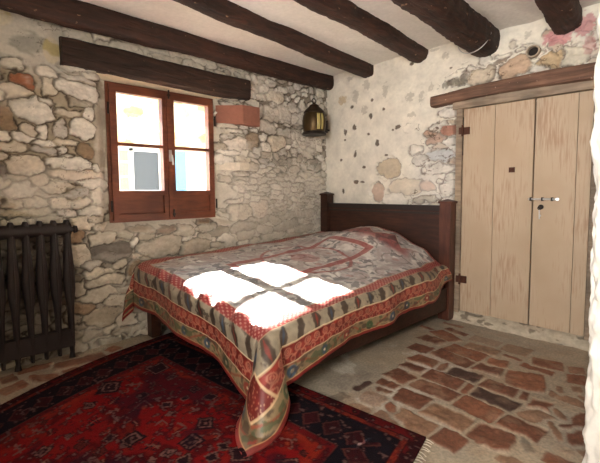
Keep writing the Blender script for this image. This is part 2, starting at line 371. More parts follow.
def near_door(a, z):
    return (-1.66 < a < -1.38 and .3 < z < 1.95) or (-2.75 < a < -1.55 and 2.05 < z < 2.42 and z < 2.18+.35*(-a-1.5))
fill(st2, rng2, -2.8, -1.3, .1, 2.45, lambda a, z, r: (r.uniform(.03, .1), r.uniform(.02, .035), r.uniform(.3, .7)),
     lambda a, z: near_door(a, z), lambda a, z, r: [WH, (190, 176, 158), (204, 196, 184), (180, 158, 138)][r.randrange(4)], 3000)
base = np.broadcast_to(lin((234, 227, 212)), A.shape+(3,)).copy()
whm = ss(-1.05, -1.3, A+.1*(fbm(A*8, B*8, 71, 3)-.5))*ss(1.75, 1.6, B+.3*(A+1.5))
base = mix(base, lin((222, 217, 208)), whm*.8)
big = ss(.5, .7, fbm(A*4, B*4, 73, 3)); base = base*(1-.08*big)[..., None]
H, Cc = masonry(A, B, base, (fbm(A*4, B*4, 60, 3)-.5)*.035, st2, .03, (84, 58, 42), 23, .024)
fis = ss(-1.0, -1.2, A+.15*(fbm(A*5, B*5, 301, 2)-.5))*ss(-1.66, -1.62, A)*ss(1.95, 1.9, B)*ss(1.0, 1.05, B)
fis = np.maximum(fis, ss(2.05, 2.1, B)*ss(-1.45, -1.55, A)*ss(2.35, 2.28, B))
ck = ss(.016, .005, np.abs(fbm(A*6+9, B*11, 302, 4)-.5))*ss(.42, .55, fbm(A*7, B*7, 303, 3))*fis
Cc = mix(Cc, lin((96, 74, 58)), np.clip(ck, 0, 1)*.8); H = H - ck*.012 + fis*.02*(fbm(A*7, B*13, 305, 3)-.5)
def blot(px, py, rx, ry, col, k=.9, dep=.006, rag=.5):
    global H, Cc
    a, z, ra, rz = S2(px, py, rx, ry)[:4]
    q = ((A-a)/ra)**2+((B-z)/rz)**2 + rag*(fbm(A*50, B*50, 80, 3)-.5)*4
    m_ = np.clip(ss(1.2, .7, q)*k, 0, 1)*((np.abs(A-a) < ra*3) & (np.abs(B-z) < rz*3)); Cc = mix(Cc, lin(col), m_); H = H - dep*m_
for x, y, r1, r2 in [(352,107,1.6,1.8), (354,127,2.2,2.8), (345,132,1.6,3), (371,116,2,3), (398,127,3,2.4), (377,143,2,3.2), (355,154,1.6,3), (384,109,1.3,1.3), (372,100,1.3,2), (368,134,1.2,1.2), (364,167,1.8,1.4),
                     (356,182,2.4,2.2), (362,182,3,1), (386,155,1.5,1.2), (341,160,1.2,1.5), (343,191,1.3,2.5), (393,130,1.2,1), (345,140,1,1), (438,128,2,1), (451,68,1.5,1), (412,64,2,1.4)]:
    blot(x, y, r1, r2, (96, 80, 66))
for x, y, r1, r2 in [(356,96,3,6), (366,86,3,5), (364,110,3,5), (410,97,4,5), (385,90,3,7), (422,97,2.5,6), (350,79,4,2), (431,87,3,4), (446,56,4,4), (434,50,5,1.2), (527,34,4,4), (412,115,4,3)]:
    blot(x, y, r1, r2, (172, 164, 148), .55, .001, .8)
blot(343, 100, 4, 4.5, (196, 170, 126), .7, .001)
blot(455, 83, 14, 4, (120, 114, 100), .7, .003, .9)
blot(560, 36, 16, 9, (204, 148, 148), .9, .004); blot(583, 26, 12, 12, (198, 146, 146), .85, .004); blot(590, 45, 7, 10, (190, 138, 134), .6, .003)
# exposed hollows
for q in [(388,168,12,12), (377,192,8,10)]:
    a, z, ra, rz = S2(*q)[:4]
    H -= .022*ss(1.25, .85, ((A-a)/ra)**2+((B-z)/rz)**2+(fbm(A*30, B*30, 90, 3)-.5))
a, z = W2(534, 52)
hole = ss(.05, .035, np.hypot(A-a, B-z)); H -= .05*hole
dm = ss(-1.60, -1.63, A)*ss(-2.80, -2.74, A)*ss(1.99, 1.96, B)
X = -H + .085*dm
P = np.stack([X, A, B], -1)
wd = grid('wall_headboard', P, Cc, plaster_m, None, None, flip=True); tag(wd, kind='structure')
bm = BX(.14, .25, -4.7, .3, -.05, 2.75)
tag(obj('wall_headboard_backing', bm, plain('rubble_core', L4(150, 135, 115), .9), None, False), kind='structure')

# ------------------------------------------------------------------ pier / right wall: bright rough plaster
Z, T = np.meshgrid(np.arange(-.02, CEIL+.04, .012), np.arange(0, 3.4, .012), indexing='ij')
bx, by = -1.70, -2.985      # corner
cor = .05
u = T-1.76
wv = (fbm(Z*5, T*7, 33, 4)-.5)*.07 + (fbm(Z*14, T*30, 35, 4)-.5)*.035
sm = .5*(u+np.sqrt(u*u+.0018))          # soft corner
PX = np.where(True, bx-.0+0*u, 0)+np.where(u < 0, -u, 0)*1.0
PX = bx + (.5*(-u+np.sqrt(u*u+.0018))) - wv
PY = by - sm + wv*.6
PC = np.broadcast_to(lin((240, 236, 228)), Z.shape+(3,))*(.9+.2*fbm(Z*8, T*8, 37, 3))[..., None]
wr = grid('wall_right', np.stack([PX, PY, Z], -1), PC, plaster_m, None, None, flip=True); tag(wr, kind='structure')
# remaining shell, behind and beside the photographer
bm = bmesh.new(); box(bm, -4.72, -4.6, -2.75, .2, -.05, 2.75); box(bm, -4.72, -4.6, -4.7, -3.85, -.05, 2.75); box(bm, -4.72, -4.6, -3.85, -2.75, 2.2, 2.75); box(bm, -4.72, -4.6, -3.85, -2.75, -.05, 1.25)
box(bm, -5.16, -4.72, -3.97, -3.85, 1.13, 2.32); box(bm, -5.16, -4.72, -2.75, -2.63, 1.13, 2.32); box(bm, -5.16, -4.72, -3.85, -2.75, 1.13, 1.25); box(bm, -5.16, -4.72, -3.85, -2.75, 2.2, 2.32)  # deep unseen reveal, added to keep the side lamp off the window wall
shell_m = plain('shell_plaster', L4(205, 195, 178), .9, 0, .4, 12)
tag(obj('wall_left', bm, shell_m, None, False), kind='structure')
tag(obj('wall_back', BX(-4.7, -1.2, -4.72, -4.6, -.05, 2.75), shell_m, None, False), kind='structure')

# ------------------------------------------------------------------ ceiling
A, B = np.meshgrid(np.arange(-4.65, .06, .02), np.arange(-4.65, .08, .02), indexing='ij')
CY = [-.03, -.62, -1.235, -1.86, -2.47, -3.08, -3.7, -4.3]
hz = CEIL + (fbm(A*2, B*5, 41, 3)-.5)*.03
for y in CY: hz = hz - .012*np.exp(-((B-y-.1*A)/.16)**2)
cc = np.broadcast_to(lin((236, 232, 224)), A.shape+(3,))*(.9+.15*fbm(A*3, B*6, 43, 4))[..., None]
cl_ = grid('ceiling', np.stack([A, B, hz], -1), cc, plaster_m, None, None, flip=True); tag(cl_, kind='structure')
tag(obj('ceiling_slab', BX(-4.72, .25, -4.72, .25, 2.6, 2.72), shell_m, None, False), kind='structure')

def log(name, y, zc, ry, rz, seed, label, x0=.03, x1=-4.58, grp='ceiling beams', dy=0):
    n = 260; m = 34
    xs = np.linspace(x0, x1, n)[:, None]; th = np.linspace(0, 2*np.pi, m)[None, :]
    rr = 1+.22*(fbm(xs*2.2+seed*9+0*th, 3+1.5*np.cos(th)+0*xs, seed, 3)-.5)+.12*(fbm(xs*9+0*th, 5+2.2*np.sin(th)+0*xs, seed+3, 3)-.5)
    rr = rr + .09*(fbm(xs*26+0*th, 9+4*np.cos(th)+0*xs, seed+11, 3)-.5); sq = 1/np.maximum(np.abs(np.cos(th)), np.abs(np.sin(th)))**.35
    yy = y + dy*(-xs) + .035*(fbm(xs*1.1, 0*xs+seed, seed+7, 2)-.5) + ry*np.cos(th)*rr*sq
    zz = zc + .03*(fbm(xs*1.3, 0*xs+seed, seed+8, 2)-.5) + rz*np.sin(th)*rr*sq
    P = np.stack([xs+0*th, yy, zz], -1)
    bm = bmesh.new(); V = [[bm.verts.new(P[i, j]) for j in range(m-1)] for i in range(n)]
    for i in range(n-1):
        for j in range(m-1): bm.faces.new([V[i][j], V[i][(j+1) % (m-1)], V[i+1][(j+1) % (m-1)], V[i+1][j]])
    bm.faces.new(V[0]); bm.faces.new(V[-1][::-1])
    return tag(obj(name, bm, beam_m), label, 'beam', grp)
log('ceiling_beam', -.045, 2.455, .075, .095, 3, 'dark log ceiling beam running tight along the top of the window wall, lantern below it', dy=-.03)
log('ceiling_beam', CY[1], 2.50, .08, .09, 14, 'dark log ceiling beam second out from the window wall, parallel above the bed', dy=-.10)
log('ceiling_beam', CY[2], 2.51, .09, .09, 25, 'reddish dark ceiling beam, third out from the window wall', dy=-.105)
log('ceiling_beam', CY[3]+.0, 2.455, .115, .125, 36, 'thickest round ceiling log with a wire round its end, left above the door', dy=-.085)
log('ceiling_beam', CY[4], 2.47, .10, .11, 47, 'dark ceiling log ending in pink plaster above the door lintel', dy=-.12)
log('ceiling_beam', CY[5]+.05, 2.47, .09, .10, 58, 'reddish ceiling beam at the right edge, nearest the white plaster corner', x0=-1.62)
# wire round the thick log
bm = bmesh.new(); tube(bm, [(-.22+.06*math.sin(t), CY[3]+.135*math.cos(t), 2.45+.145*math.sin(t)) for t in np.linspace(0, 2*np.pi, 40)], .004, 6)
tag(obj('wire_loop', bm, steel_m), 'thin pale wire looped round the end of the thickest ceiling log', 'wire')

# ------------------------------------------------------------------ floor of worn bricks
A, B = np.meshgrid(np.arange(-4.65, .12, .009), np.arange(-4.65, .05, .009), indexing='ij')
def seg(x1, y1, x2, y2, hw, col=(150, 92, 66), st=1.0):
    p = np.array(FL(x1, y1)); q = np.array(FL(x2, y2)); c_ = (p+q)/2; d = q-p; l = np.hypot(*d)
    return (c_[0], c_[1], max(l/2, .02)*1.07, hw*1.45, math.atan2(d[1], d[0]), col, st)
T1 = (138, 88, 64); T2 = (122, 77, 57); DK = (78, 54, 46); PL = (148, 112, 88); OR = (148, 96, 70)
bs = []
def c6(x1, y1, x2, y2, hw=.055, col=T1, st=1.0): bs.append(seg(400+x1/3, 300+y1/3, 400+x2/3, 300+y2/3, hw, col, st))
for q in [(65,103,130,127,.05,T2), (108,88,165,120,.05,T1), (140,82,200,102,.03,T2), (145,135,250,172,.055,T1), (108,152,215,190,.055,T2), (33,132,92,150,.05,T2), (38,165,115,192,.055,T1), (200,130,295,155,.055,PL,.7),
          (262,180,325,192,.055,OR), (225,190,310,215,.055,T2), (148,203,243,238,.055,DK), (108,192,145,198,.05,T2), (78,215,185,252,.06,T2), (243,240,352,277,.055,T2), (218,268,348,318,.055,DK), (42,238,168,290,.055,T2),
          (8,187,72,207,.045,T2), (-30,210,38,240,.06,T2), (176,293,300,347,.06,T1), (188,258,218,266,.055,T1), (-14,272,82,308,.06,T2), (80,318,212,375,.065,PL), (300,350,428,402,.058,T2), (210,378,340,430,.07,T2),
          (-22,334,95,388,.06,PL,.9), (110,392,190,432,.06,T2), (318,228,435,248,.10,OR), (310,135,390,157,.06,PL,.6), (398,180,490,196,.06,T1,.8), (310,160,365,177,.02,T1), (365,188,458,218,.025,T1), (388,300,458,320,.05,T1),
          (358,278,388,285,.05,T2), (380,325,430,358,.06,PL,.7), (470,268,490,272,.06,PL,.9), (468,342,498,342,.06,PL,.8), (452,385,480,388,.07,PL,.8), (500,228,560,240,.05,T1,.8), (505,202,556,210,.04,T1,.7), (508,350,560,372,.09,T2,.8),
          (495,405,555,425,.10,T2,.8), (515,262,550,268,.04,PL,.8), (540,290,560,292,.05,PL,.8), (60,75,100,85,.02,T1,.8), (360,425,395,428,.05,DG,.6), (215,108,300,130,.05,PL,.4), (130,65,190,78,.02,T1,.6)]: c6(*q)
def c8(x1, y1, x2, y2, hw=.05, col=T2, st=1.0): bs.append(seg(300+x1/4, 370+y1/4, 300+x2/4, 370+y2/4, hw, col, st))
for q in [(300,65,368,92,.035), (312,35,392,65,.03), (345,150,388,142,.045), (245,92,340,125,.08,PL,.5), (215,68,272,38,.03,DK,.8), (195,130,280,165,.06,PL,.6),
          (285,175,410,225,.06,PL,.7), (130,110,190,90,.03,DK,.4), (140,60,215,20,.05,(150,140,128),.4), (210,50,270,0,.04,(150,140,128),.4)]: c8(*q)
def c5(x1, y1, x2, y2, hw=.03, col=T1, st=1.0): bs.append(seg(x1/3.226, 320+y1/3.226, x2/3.226, 320+y2/3.226, hw, col, st))
for q in [(55,163,170,140,.035,T1), (0,192,52,178,.05,T2), (0,232,90,195,.045,T1), (92,196,200,168,.04,T1), (175,150,335,105,.05,T1,.7), (190,165,260,150,.03,T1), (200,120,250,108,.03,T1,.5), (345,85,380,92,.04,OR,.9), (290,95,340,85,.03,T1), (100,225,190,200,.03,T2)]: c5(*q)
rngf = random.Random(2)
fill(bs, rngf, -4.6, 0, -4.6, -.05, lambda a, b_, r: (.045, .11, r.uniform(.7, 1)) if b_ < -.6 else (.11, .05, .7),
     lambda a, b_: a < -2.95 or b_ < -2.78, lambda a, b_, r: [T1, T2, PL, T2][r.randrange(4)], 5000, .97)
base = np.broadcast_to(lin((182, 166, 144)), A.shape+(3,)).copy()
base = mix(base, lin((168, 160, 146)), np.clip(ss(.4, .6, fbm(A*3, B*3, 95, 3)), 0, 1)*.6)
pm = ss(-2.3, -2.1, A)*ss(-.8, -1.1, A)*ss(-2.35, -2.1, B)*ss(.45, .58, fbm(A*5, B*5, 98, 4))
base = mix(base, lin((214, 206, 192)), np.clip(pm, 0, 1)*.8)
H, Cc = masonry(A, B, base, 0*A, bs, .006, None, 61, .0022, 7)
Cc = Cc*.84
wornm = np.clip(ss(.56, .70, fbm(A*11, B*11, 97, 4)), 0, 1)*.3
Cc = mix(Cc, lin((160, 134, 110)), wornm)
hx, hy = FL(94, 348); q = ((A-hx)/.085)**2+((B-hy)/.05)**2
H = H - .05*ss(1.3, .7, q)
fl = grid('floor', np.stack([A, B, H-.012], -1), Cc, brick_m, None, None, flip=False); tag(fl, kind='structure')
tag(obj('floor_bed', BX(-4.72, .25, -4.72, .25, -.16, -.1), shell_m, None, False), kind='structure')

# ------------------------------------------------------------------ window
win = tag(empty('window_1', (-1.99, .1, zwb)), kind='structure')
yf0, yf1 = .06, .125
def rails(bm, x0, x1, z0, z1, wdt, y0, y1):
    box(bm, x0, x0+wdt, y0, y1, z0, z1); box(bm, x1-wdt, x1, y0, y1, z0, z1)
    box(bm, x0+wdt, x1-wdt, y0, y1, z1-wdt, z1); box(bm, x0+wdt, x1-wdt, y0, y1, z0, z0+wdt)
bm = bmesh.new(); rails(bm, xwl, xwr, zwb-.005, zwt, .035, .09, .15)
obj('window_frame', bm, win_m, win, bevel=.004)
xm = -1.975
for k, (x0, x1) in enumerate([(xwl+.02, xm-.004), (xm+.004, xwr-.02)]):
    bm = bmesh.new(); z0, z1 = zwb+.01, zwt-.02
    sw = .052
    box(bm, x0, x0+sw, yf0, yf1, z0, z1); box(bm, x1-sw, x1, yf0, yf1, z0, z1)
    box(bm, x0+sw, x1-sw, yf0, yf1, z1-.058, z1); box(bm, x0+sw, x1-sw, yf0+.005, yf1, 1.573, 1.598); box(bm, x0+sw, x1-sw, yf0, yf1, 1.165, 1.205); box(bm, x0+sw, x1-sw, yf0, yf1, z0, z0+.05)
    sa = obj('casement', bm, win_m, win, bevel=.004)
    bm = BX(x0+sw-.005, x1-sw+.005, .09, .11, z0+.045, 1.17)
    obj('lower_panel', bm, win_m, sa, bevel=.005)
    for za, zb2 in [(1.20, 1.578), (1.594, z1-.053)]:
        obj('pane', BX(x0+sw-.006, x1-sw+.006, .098, .102, za, zb2), glass_m, sa, False)
    xh = xwl+.005 if k == 0 else xwr-.005
    for zz in (1.08, 1.86):
        bm = bmesh.new(); tube(bm, [(xh, .055, zz-.045), (xh, .055, zz+.045)], .008); obj('hinge', bm, dark_m, sa)
bm = BX(xm-.018, xm+.018, .045, .062, zwb+.015, zwt-.022); obj('meeting_strip', bm, win_m, win, bevel=.004)
bm = bmesh.new(); box(bm, xm-.012, xm+.012, .036, .048, 1.46, 1.56); tube(bm, [(xm, .045, 1.51), (xm, .015, 1.51)], .007); tube(bm, [(xm, .015, 1.515), (xm+.008, .012, 1.47), (xm+.01, .016, 1.43)], [.010, .008, .009]); obj('handle', bm, steel_m, win)
bm = bmesh.new(); tube(bm, [(xm, .04, 2.0), (xm, .04, 2.075)], .007); box(bm, xm-.012, xm+.012, .034, .05, 2.02, 2.04); obj('top_bolt', bm, dark_m, win)
bm = bmesh.new(); tube(bm, [(xm+.02, .04, .97), (xm+.02, .04, 1.04)], .007); box(bm, xm+.008, xm+.032, .034, .05, .985, 1.005); obj('bottom_bolt', bm, dark_m, win)
tag(obj('unseen_eave', BX(-4.7, .3, .22, .62, 2.215, 2.27), shell_m, None, False), kind='structure')  # unseen eave outside, added to cut off sun that overshoots the bed
# soffit of cream plaster under the lintel
n = 60; xs = np.linspace(-2.66, -1.33, n)[:, None]; t = np.linspace(0, 1, 10)[None, :]
ya = -.035+.15*t+0*xs; za = 2.118-.042*t**1.5 + .012*(fbm(xs*6+0*t, 0*xs+t*3, 66, 3)-.5)
so_ = grid('trim_1', np.stack([xs+0*t, ya, za], -1), np.broadcast_to(lin((232, 218, 188)), (n, 10, 3)), plaster_m, flip=False); tag(so_, kind='structure')
md = so_.modifiers.new('s', 'SOLIDIFY'); md.thickness = .02; md.offset = 1

def hewn(name, f, x0, x1, n, m, mat, label, cat, axis=0):
    """beam with squared hewn section: f(s)->(c_out, c_z, h_out, h_z)"""
    bm = bmesh.new(); V = []
    for i in range(n):
        s = x0+(x1-x0)*i/(n-1); co, cz, ho, hz_ = f(s); ring = []
        for j in range(m):
            th = 2*math.pi*j/m; c_, s_ = math.cos(th), math.sin(th); k = (abs(c_)**5+abs(s_)**5)**(-.2)
            k *= 1+.07*(float(fbm(np.array(s*7.), np.array(th*1.3+3), 101, 3))-.5)*2
            a = co+ho*c_*k; z = cz+hz_*s_*k
            ring.append(bm.verts.new((s, a, z) if axis == 0 else (a, s, z)))
        V.append(ring)
    for i in range(n-1):
        for j in range(m): bm.faces.new([V[i][j], V[i][(j+1) % m], V[i+1][(j+1) % m], V[i+1][j]])
    bm.faces.new(V[0]); bm.faces.new(V[-1][::-1])
    return tag(obj(name, bm, mat), label, cat)
hewn('window_lintel', lambda s: (.0+.0*s, 2.198-.01*math.sin((s+2)*2), .07, .098), -2.82, -1.165, 60, 24, lint_m, 'dark squared timber lintel set in the stones above the window', 'lintel')
y0, z0 = W2(432, 102, -.06); y1, z1 = W2(600, 70, -.06)
hewn('door_lintel', lambda s: (-.02, z0+(z1-z0)*(s-y0)/(y1-y0)+.02*math.sin(math.pi*(s-y0)/(y1-y0)), .075, .05+.012*(s-y0)/(y1-y0)), y0, y1-.12, 60, 24, dlint_m, 'weathered brown timber lintel over the cream plank door', 'lintel', 1)

# terracotta corbel block beside the window
bx0, bz0 = -1.455, 1.855
pts = [(-1.475, .085), (-1.285, -.10), (-1.06, -.07), (-1.06, .08)]
bm = bmesh.new()
def zt(x): return 2.0+.03*(x+1.455)/.4
lo = [bm.verts.new((x, y, 1.855-.015*(x > -1.4))) for x, y in pts]; hi = [bm.verts.new((x, y, 2.02+.01*(x > -1.2))) for x, y in pts]
bm.faces.new(lo[::-1]); bm.faces.new(hi)
for i in range(4): bm.faces.new([lo[i], lo[(i+1) % 4], hi[(i+1) % 4], hi[i]])
tag(obj('terracotta_block', bm, terra_m, bevel=.006), 'reddish terracotta block jutting from the wall just right of the window top', 'block')
# pale stone at the same jamb, lower down
bm = bmesh.new(); pts = [(-1.475, .095), (-1.295, -.05), (-1.17, -.03), (-1.16, .08)]
lo = [bm.verts.new((x, y, 1.40)) for x, y in pts]; hi = [bm.verts.new((x, y, 1.475)) for x, y in pts]
bm.faces.new(lo[::-1]); bm.faces.new(hi)
for i in range(4): bm.faces.new([lo[i], lo[(i+1) % 4], hi[(i+1) % 4], hi[i]])
tag(obj('corner_stone', bm, plain('pale_dressed_stone', L4(226, 216, 196), .9, 0, .5, 30), bevel=.006), 'pale dressed corner stone in the window jamb below the small rubble stones', 'stone')

# ------------------------------------------------------------------ lantern
Lx, Ly = -.41, -.20
ln = tag(empty('lantern', (Lx, Ly, 1.80)), 'old brass lantern hanging from the beam in the corner by the bed', 'lantern')
bm = bmesh.new(); lathe(bm, (Lx, Ly, 1.80), [(.05, 0), (.13, 0), (.135, .012), (.125, .03), (.118, .035)], 28); obj('base', bm, dark_m, ln)
bm = bmesh.new(); lathe(bm, (Lx, Ly, 1.83), [(.11, 0), (.118, .01), (.128, .06), (.13, .12), (.122, .17), (.105, .21)], 28); obj('body', bm, brass_m, ln)
bm = bmesh.new(); lathe(bm, (Lx, Ly, 2.035), [(.112, 0), (.115, .01), (.09, .04), (.055, .07), (.05, .085), (.02, .10), (.012, .115)], 28); obj('cap', bm, plain('dull_brass', L4(64, 48, 32), .5, .7), ln)
d = np.array([C[0]-Lx, C[1]-Ly]); d /= np.hypot(*d); th0 = math.atan2(d[1], d[0])+.55
bm = bmesh.new(); V = []
for z, r in [(1.85, .123), (1.89, .131), (1.95, .134), (2.0, .128), (2.02, .121)]:
    V.append([bm.verts.new((Lx+r*math.cos(th0+t_), Ly+r*math.sin(th0+t_), z)) for t_ in np.linspace(-.32, .32, 8)])
for a_, b_ in zip(V, V[1:]):
    for k in range(7): bm.faces.new([a_[k], a_[k+1], b_[k+1], b_[k]])
gp = obj('glass_panel', bm, plain('yellowed_glass', L4(206, 190, 120), .15), ln); gp['label'] = 'pale yellow glass panel'
md = gp.modifiers.new('s', 'SOLIDIFY'); md.thickness = .004
bm = bmesh.new()
for t_ in (-.36, 0, .36): tube(bm, [(Lx+r*math.cos(th0+t_), Ly+r*math.sin(th0+t_), z) for z, r in [(1.84, .126), (1.89, .137), (1.95, .14), (2.02, .126)]], .005, 8)
obj('frame_bars', bm, brass_m, ln)
bm = bmesh.new(); tube(bm, [(Lx+.028*math.cos(t_), Ly, 2.165+.028*math.sin(t_)) for t_ in np.linspace(0, 2*np.pi, 20)], .005, 8); obj('ring', bm, dark_m, ln)
bm = bmesh.new(); tube(bm, [(Lx, Ly, 2.18), (Lx, Ly, 2.30), (Lx, Ly+.08, 2.37)], .005, 8); obj('hanging_rod', bm, dark_m, ln)
bm = bmesh.new(); box(bm, -.14, -.10, -.12, .0, 1.86, 2.0); box(bm, -.16, -.08, -.13, -.11, 1.88, 1.9)
tag(obj('iron_bracket', bm, dark_m, bevel=.004), 'small dark iron bracket in the wall corner right of the lantern', 'bracket')

# ------------------------------------------------------------------ door
dr = tag(empty('door_1', (0, -2.15, 0)), kind='structure')
dyL, dyM_t, dyR, dzT, dzB = -1.683, W2(534.5, 150)[0], -2.66, 1.915, .07
XF = .0
bm = bmesh.new(); box(bm, -.02, .08, -1.681, -1.625, .04, 1.975); box(bm, -.045, .08, -2.78, -1.60, 1.918, 1.99); box(bm, -.02, .08, -2.76, -2.665, .04, 1.92)
obj('door_frame', bm, frame_m, dr, bevel=.004)
s1 = W2(493, 200)[0]; s2 = W2(575, 200)[0]; sm_ = W2(532.5, 200)[0]
def leaf(ys, name='door_leaf'):
    bm = bmesh.new()
    for a_, b_ in zip(ys, ys[1:]): box(bm, XF, XF+.03, b_+.0022, a_-.0022, dzB+.004*random.random(), dzT-.004*random.random())
    box(bm, XF+.022, XF+.045, ys[-1]+.004, ys[0]-.004, dzB+.03, dzT-.02)
    return obj(name, bm, door_m, dr, bevel=.0025)
l1 = leaf([dyL, s1, sm_+.004]); l2 = leaf([sm_-.004, s2, dyR])
for zz in (W2(463, 131)[1], W2(463, 279)[1]):
    bm = bmesh.new(); box(bm, -.012, XF+.002, dyL-.06, dyL-.004, zz-.035, zz+.03); box(bm, -.03, -.018, dyL+.004, dyL+.03, zz-.03, zz+.03)
    tube(bm, [(-.016, dyL, zz-.05), (-.016, dyL, zz+.05)], .010)
    for q in (-.018, .015): tube(bm, [(-.012, dyL-.035, zz+q), (-.018, dyL-.035, zz+q)], .007)
    obj('hinge', bm, rust_m, l1)
bm = bmesh.new(); zz = W2(463, 131)[1]; box(bm, -.006, XF, dyL-.004, dyL+.004, zz-.22, zz+.12); obj('pin_slot', bm, dark_m, l1)
ya, za = W2(512, 170); bm = BX(-.012, .001, ya-.022, ya+.022, za-.02, za+.022); tube(bm, [(-.012, ya, za), (-.022, ya, za)], .008); obj('latch_plate', bm, rust_m, l1, bevel=.002)
ya, za = W2(533, 199); yb_, zb2 = W2(558, 200)
bm = bmesh.new(); box(bm, -.004, .001, yb_-.01, ya-.012, za-.008, za+.008); obj('bolt_plate', bm, frame_m, l2, bevel=.002)
bm = bmesh.new(); tube(bm, [(-.018, ya+.03, za), (-.018, yb_, za)], .008); tube(bm, [(-.018, yb_, za), (-.035, yb_-.004, za)], [.008, .013]); obj('bolt_bar', bm, steel_m, l2)
bm = bmesh.new()
for q in (ya+.012, ya-.14, ya-.012-.06):
    box(bm, -.03, .0, q-.005, q+.005, za-.014, za+.014)
obj('bolt_staple', bm, dark_m, l2, bevel=.003)
ya, za = W2(541, 207); bm = bmesh.new(); tube(bm, [(.0, ya, za), (-.008, ya, za)], .02, 16); obj('keyhole_plate', bm, dark_m, l2)
ky = tag(empty('key', (-.02, ya, za)), 'small dark key hanging in the lock under the door bolt', 'key')
bm = bmesh.new(); tube(bm, [(-.005, ya, za), (-.04, ya, za)], .004, 8); tube(bm, [(-.04, ya+.012*math.cos(t_), za-.008+.012*math.sin(t_)) for t_ in np.linspace(0, 2*np.pi, 16)], .0035, 8); obj('bow', bm, dark_m, ky)
bm = bmesh.new(); tube(bm, [(-.04, ya, za-.02), (-.038, ya-.002, za-.095)], .005, 8); box(bm, -.041, -.035, ya-.012, ya, za-.075, za-.06); obj('tag_key', bm, steel_m, ky)
# rough stone sill below the door
A, B = np.meshgrid(np.arange(-2.8, -1.55, .008), np.linspace(0, 1, 26), indexing='ij')
nn = fbm(A*7, B*1.5, 120, 4)
Xs = .03-.115*np.sin(B*np.pi/2)*(.6+.7*nn)+.0; Zs = .075-.10*B**1.6+ .012*(nn-.5)
Cs = np.broadcast_to(lin((190, 178, 158)), A.shape+(3,))*(.72+.5*fbm(A*22, B*5, 122, 4))[..., None]
Cs = mix(Cs, lin((90, 78, 66)), np.clip(ss(.62, .68, fbm(A*12+7, B*3, 125, 3)), 0, 1)*.7)
sl = grid('trim_2', np.stack([Xs, A, Zs], -1), Cs, stone_m, flip=True); tag(sl, kind='structure')
# clay pipe mouth above the lintel
a, z = W2(534, 52)
bm = bmesh.new(); n = 24
R_ = [(.045, -.035), (.052, -.04), (.052, .03), (.038, .03), (.038, -.035)]
rg = [[bm.verts.new((x, a+r*math.cos(2*math.pi*k/n), z+.9*r*math.sin(2*math.pi*k/n))) for k in range(n)] for r, x in [(.052, .05), (.052, -.035), (.040, -.035), (.038, .05)]]
for p_, q_ in zip(rg, rg[1:]):
    for k in range(n): bm.faces.new([p_[k], p_[(k+1) % n], q_[(k+1) % n], q_[k]])
pi_ = obj('clay_pipe', bm, plain('clay', L4(176, 160, 140), .9, 0, .6), None); tag(pi_, 'round open clay pipe end in the wall above the door lintel', 'pipe')
bm = bmesh.new(); tube(bm, [(.0, a, z), (.03, a, z)], .039, 24); obj('dark_bore_disc', bm, plain('bore_dark', L4(40, 30, 26), .95), pi_)  # dark disc standing in for the shade inside the open pipe

# ------------------------------------------------------------------ radiator
rad = tag(empty('radiator', (-3.2, -.1, 0)), 'dark brown old cast iron column radiator against the stone wall left of the window', 'radiator')
def rad_x(px): return un(px, 235, 1, -.10)[0]
xr_ = -2.835; sp = .083; ZT = .965; yc = -.105
def column(x, mat):
    prof = [(.03, .011), (.10, .014), (.17, .018), (.30, .019), (.40, .024), (.50, .036), (.60, .037), (.68, .033), (.80, .024), (.9, .022), (.975, .022), (1.0, .012)]
    bm = bmesh.new(); V = []
    for z, hw in prof:
        ring = []
        dp = .034 if z > .1 else .03
        for k in range(16):
            th = 2*math.pi*k/16; c_, s_ = math.cos(th), math.sin(th); q = (abs(c_)**3+abs(s_)**3)**(-1/3)
            ring.append(bm.verts.new((x+hw*c_*q, yc+dp*s_*q, z)))
        V.append(ring)
    for a_, b_ in zip(V, V[1:]):
        for k in range(16): bm.faces.new([a_[k], a_[(k+1) % 16], b_[(k+1) % 16], b_[k]])
    bm.faces.new(V[0][::-1]); bm.faces.new(V[-1])
    c_ = obj('column', bm, mat, rad)
    bm = bmesh.new(); tube(bm, [(x, yc-.034, .16), (x, yc-.036, .5), (x, yc-.035, .93)], [.004, .006, .004], 8); obj('rib', bm, mat, c_)
    return c_
NC = 12
for k in range(NC): column(xr_-.022-k*sp, iron_m)
bm = bmesh.new(); tube(bm, [(xr_-NC*sp, yc, .935), (xr_, yc, .935)], .045, 20); obj('top_header', bm, iron_m, rad)
bm = bmesh.new(); box(bm, xr_-NC*sp, xr_-.01, yc-.03, yc+.03, .085, .21); obj('bottom_header', bm, iron_m, rad, bevel=.012)
bm = bmesh.new(); tube(bm, [(xr_, yc, .93), (xr_+.02, yc, .93), (xr_+.025, yc, .93), (xr_+.045, yc, .93)], [.018, .018, .028, .024], 12); obj('end_plug', bm, iron_m, rad)
for x in (xr_-.022, xr_-.022-4*sp, xr_-.022-8*sp, xr_-.022-11*sp):
    bm = bmesh.new(); tube(bm, [(x, yc, .10), (x-.002, yc, .04), (x-.004, yc-.005, -.005)], [.022, .014, .022], 10); obj('foot', bm, iron_m, rad)

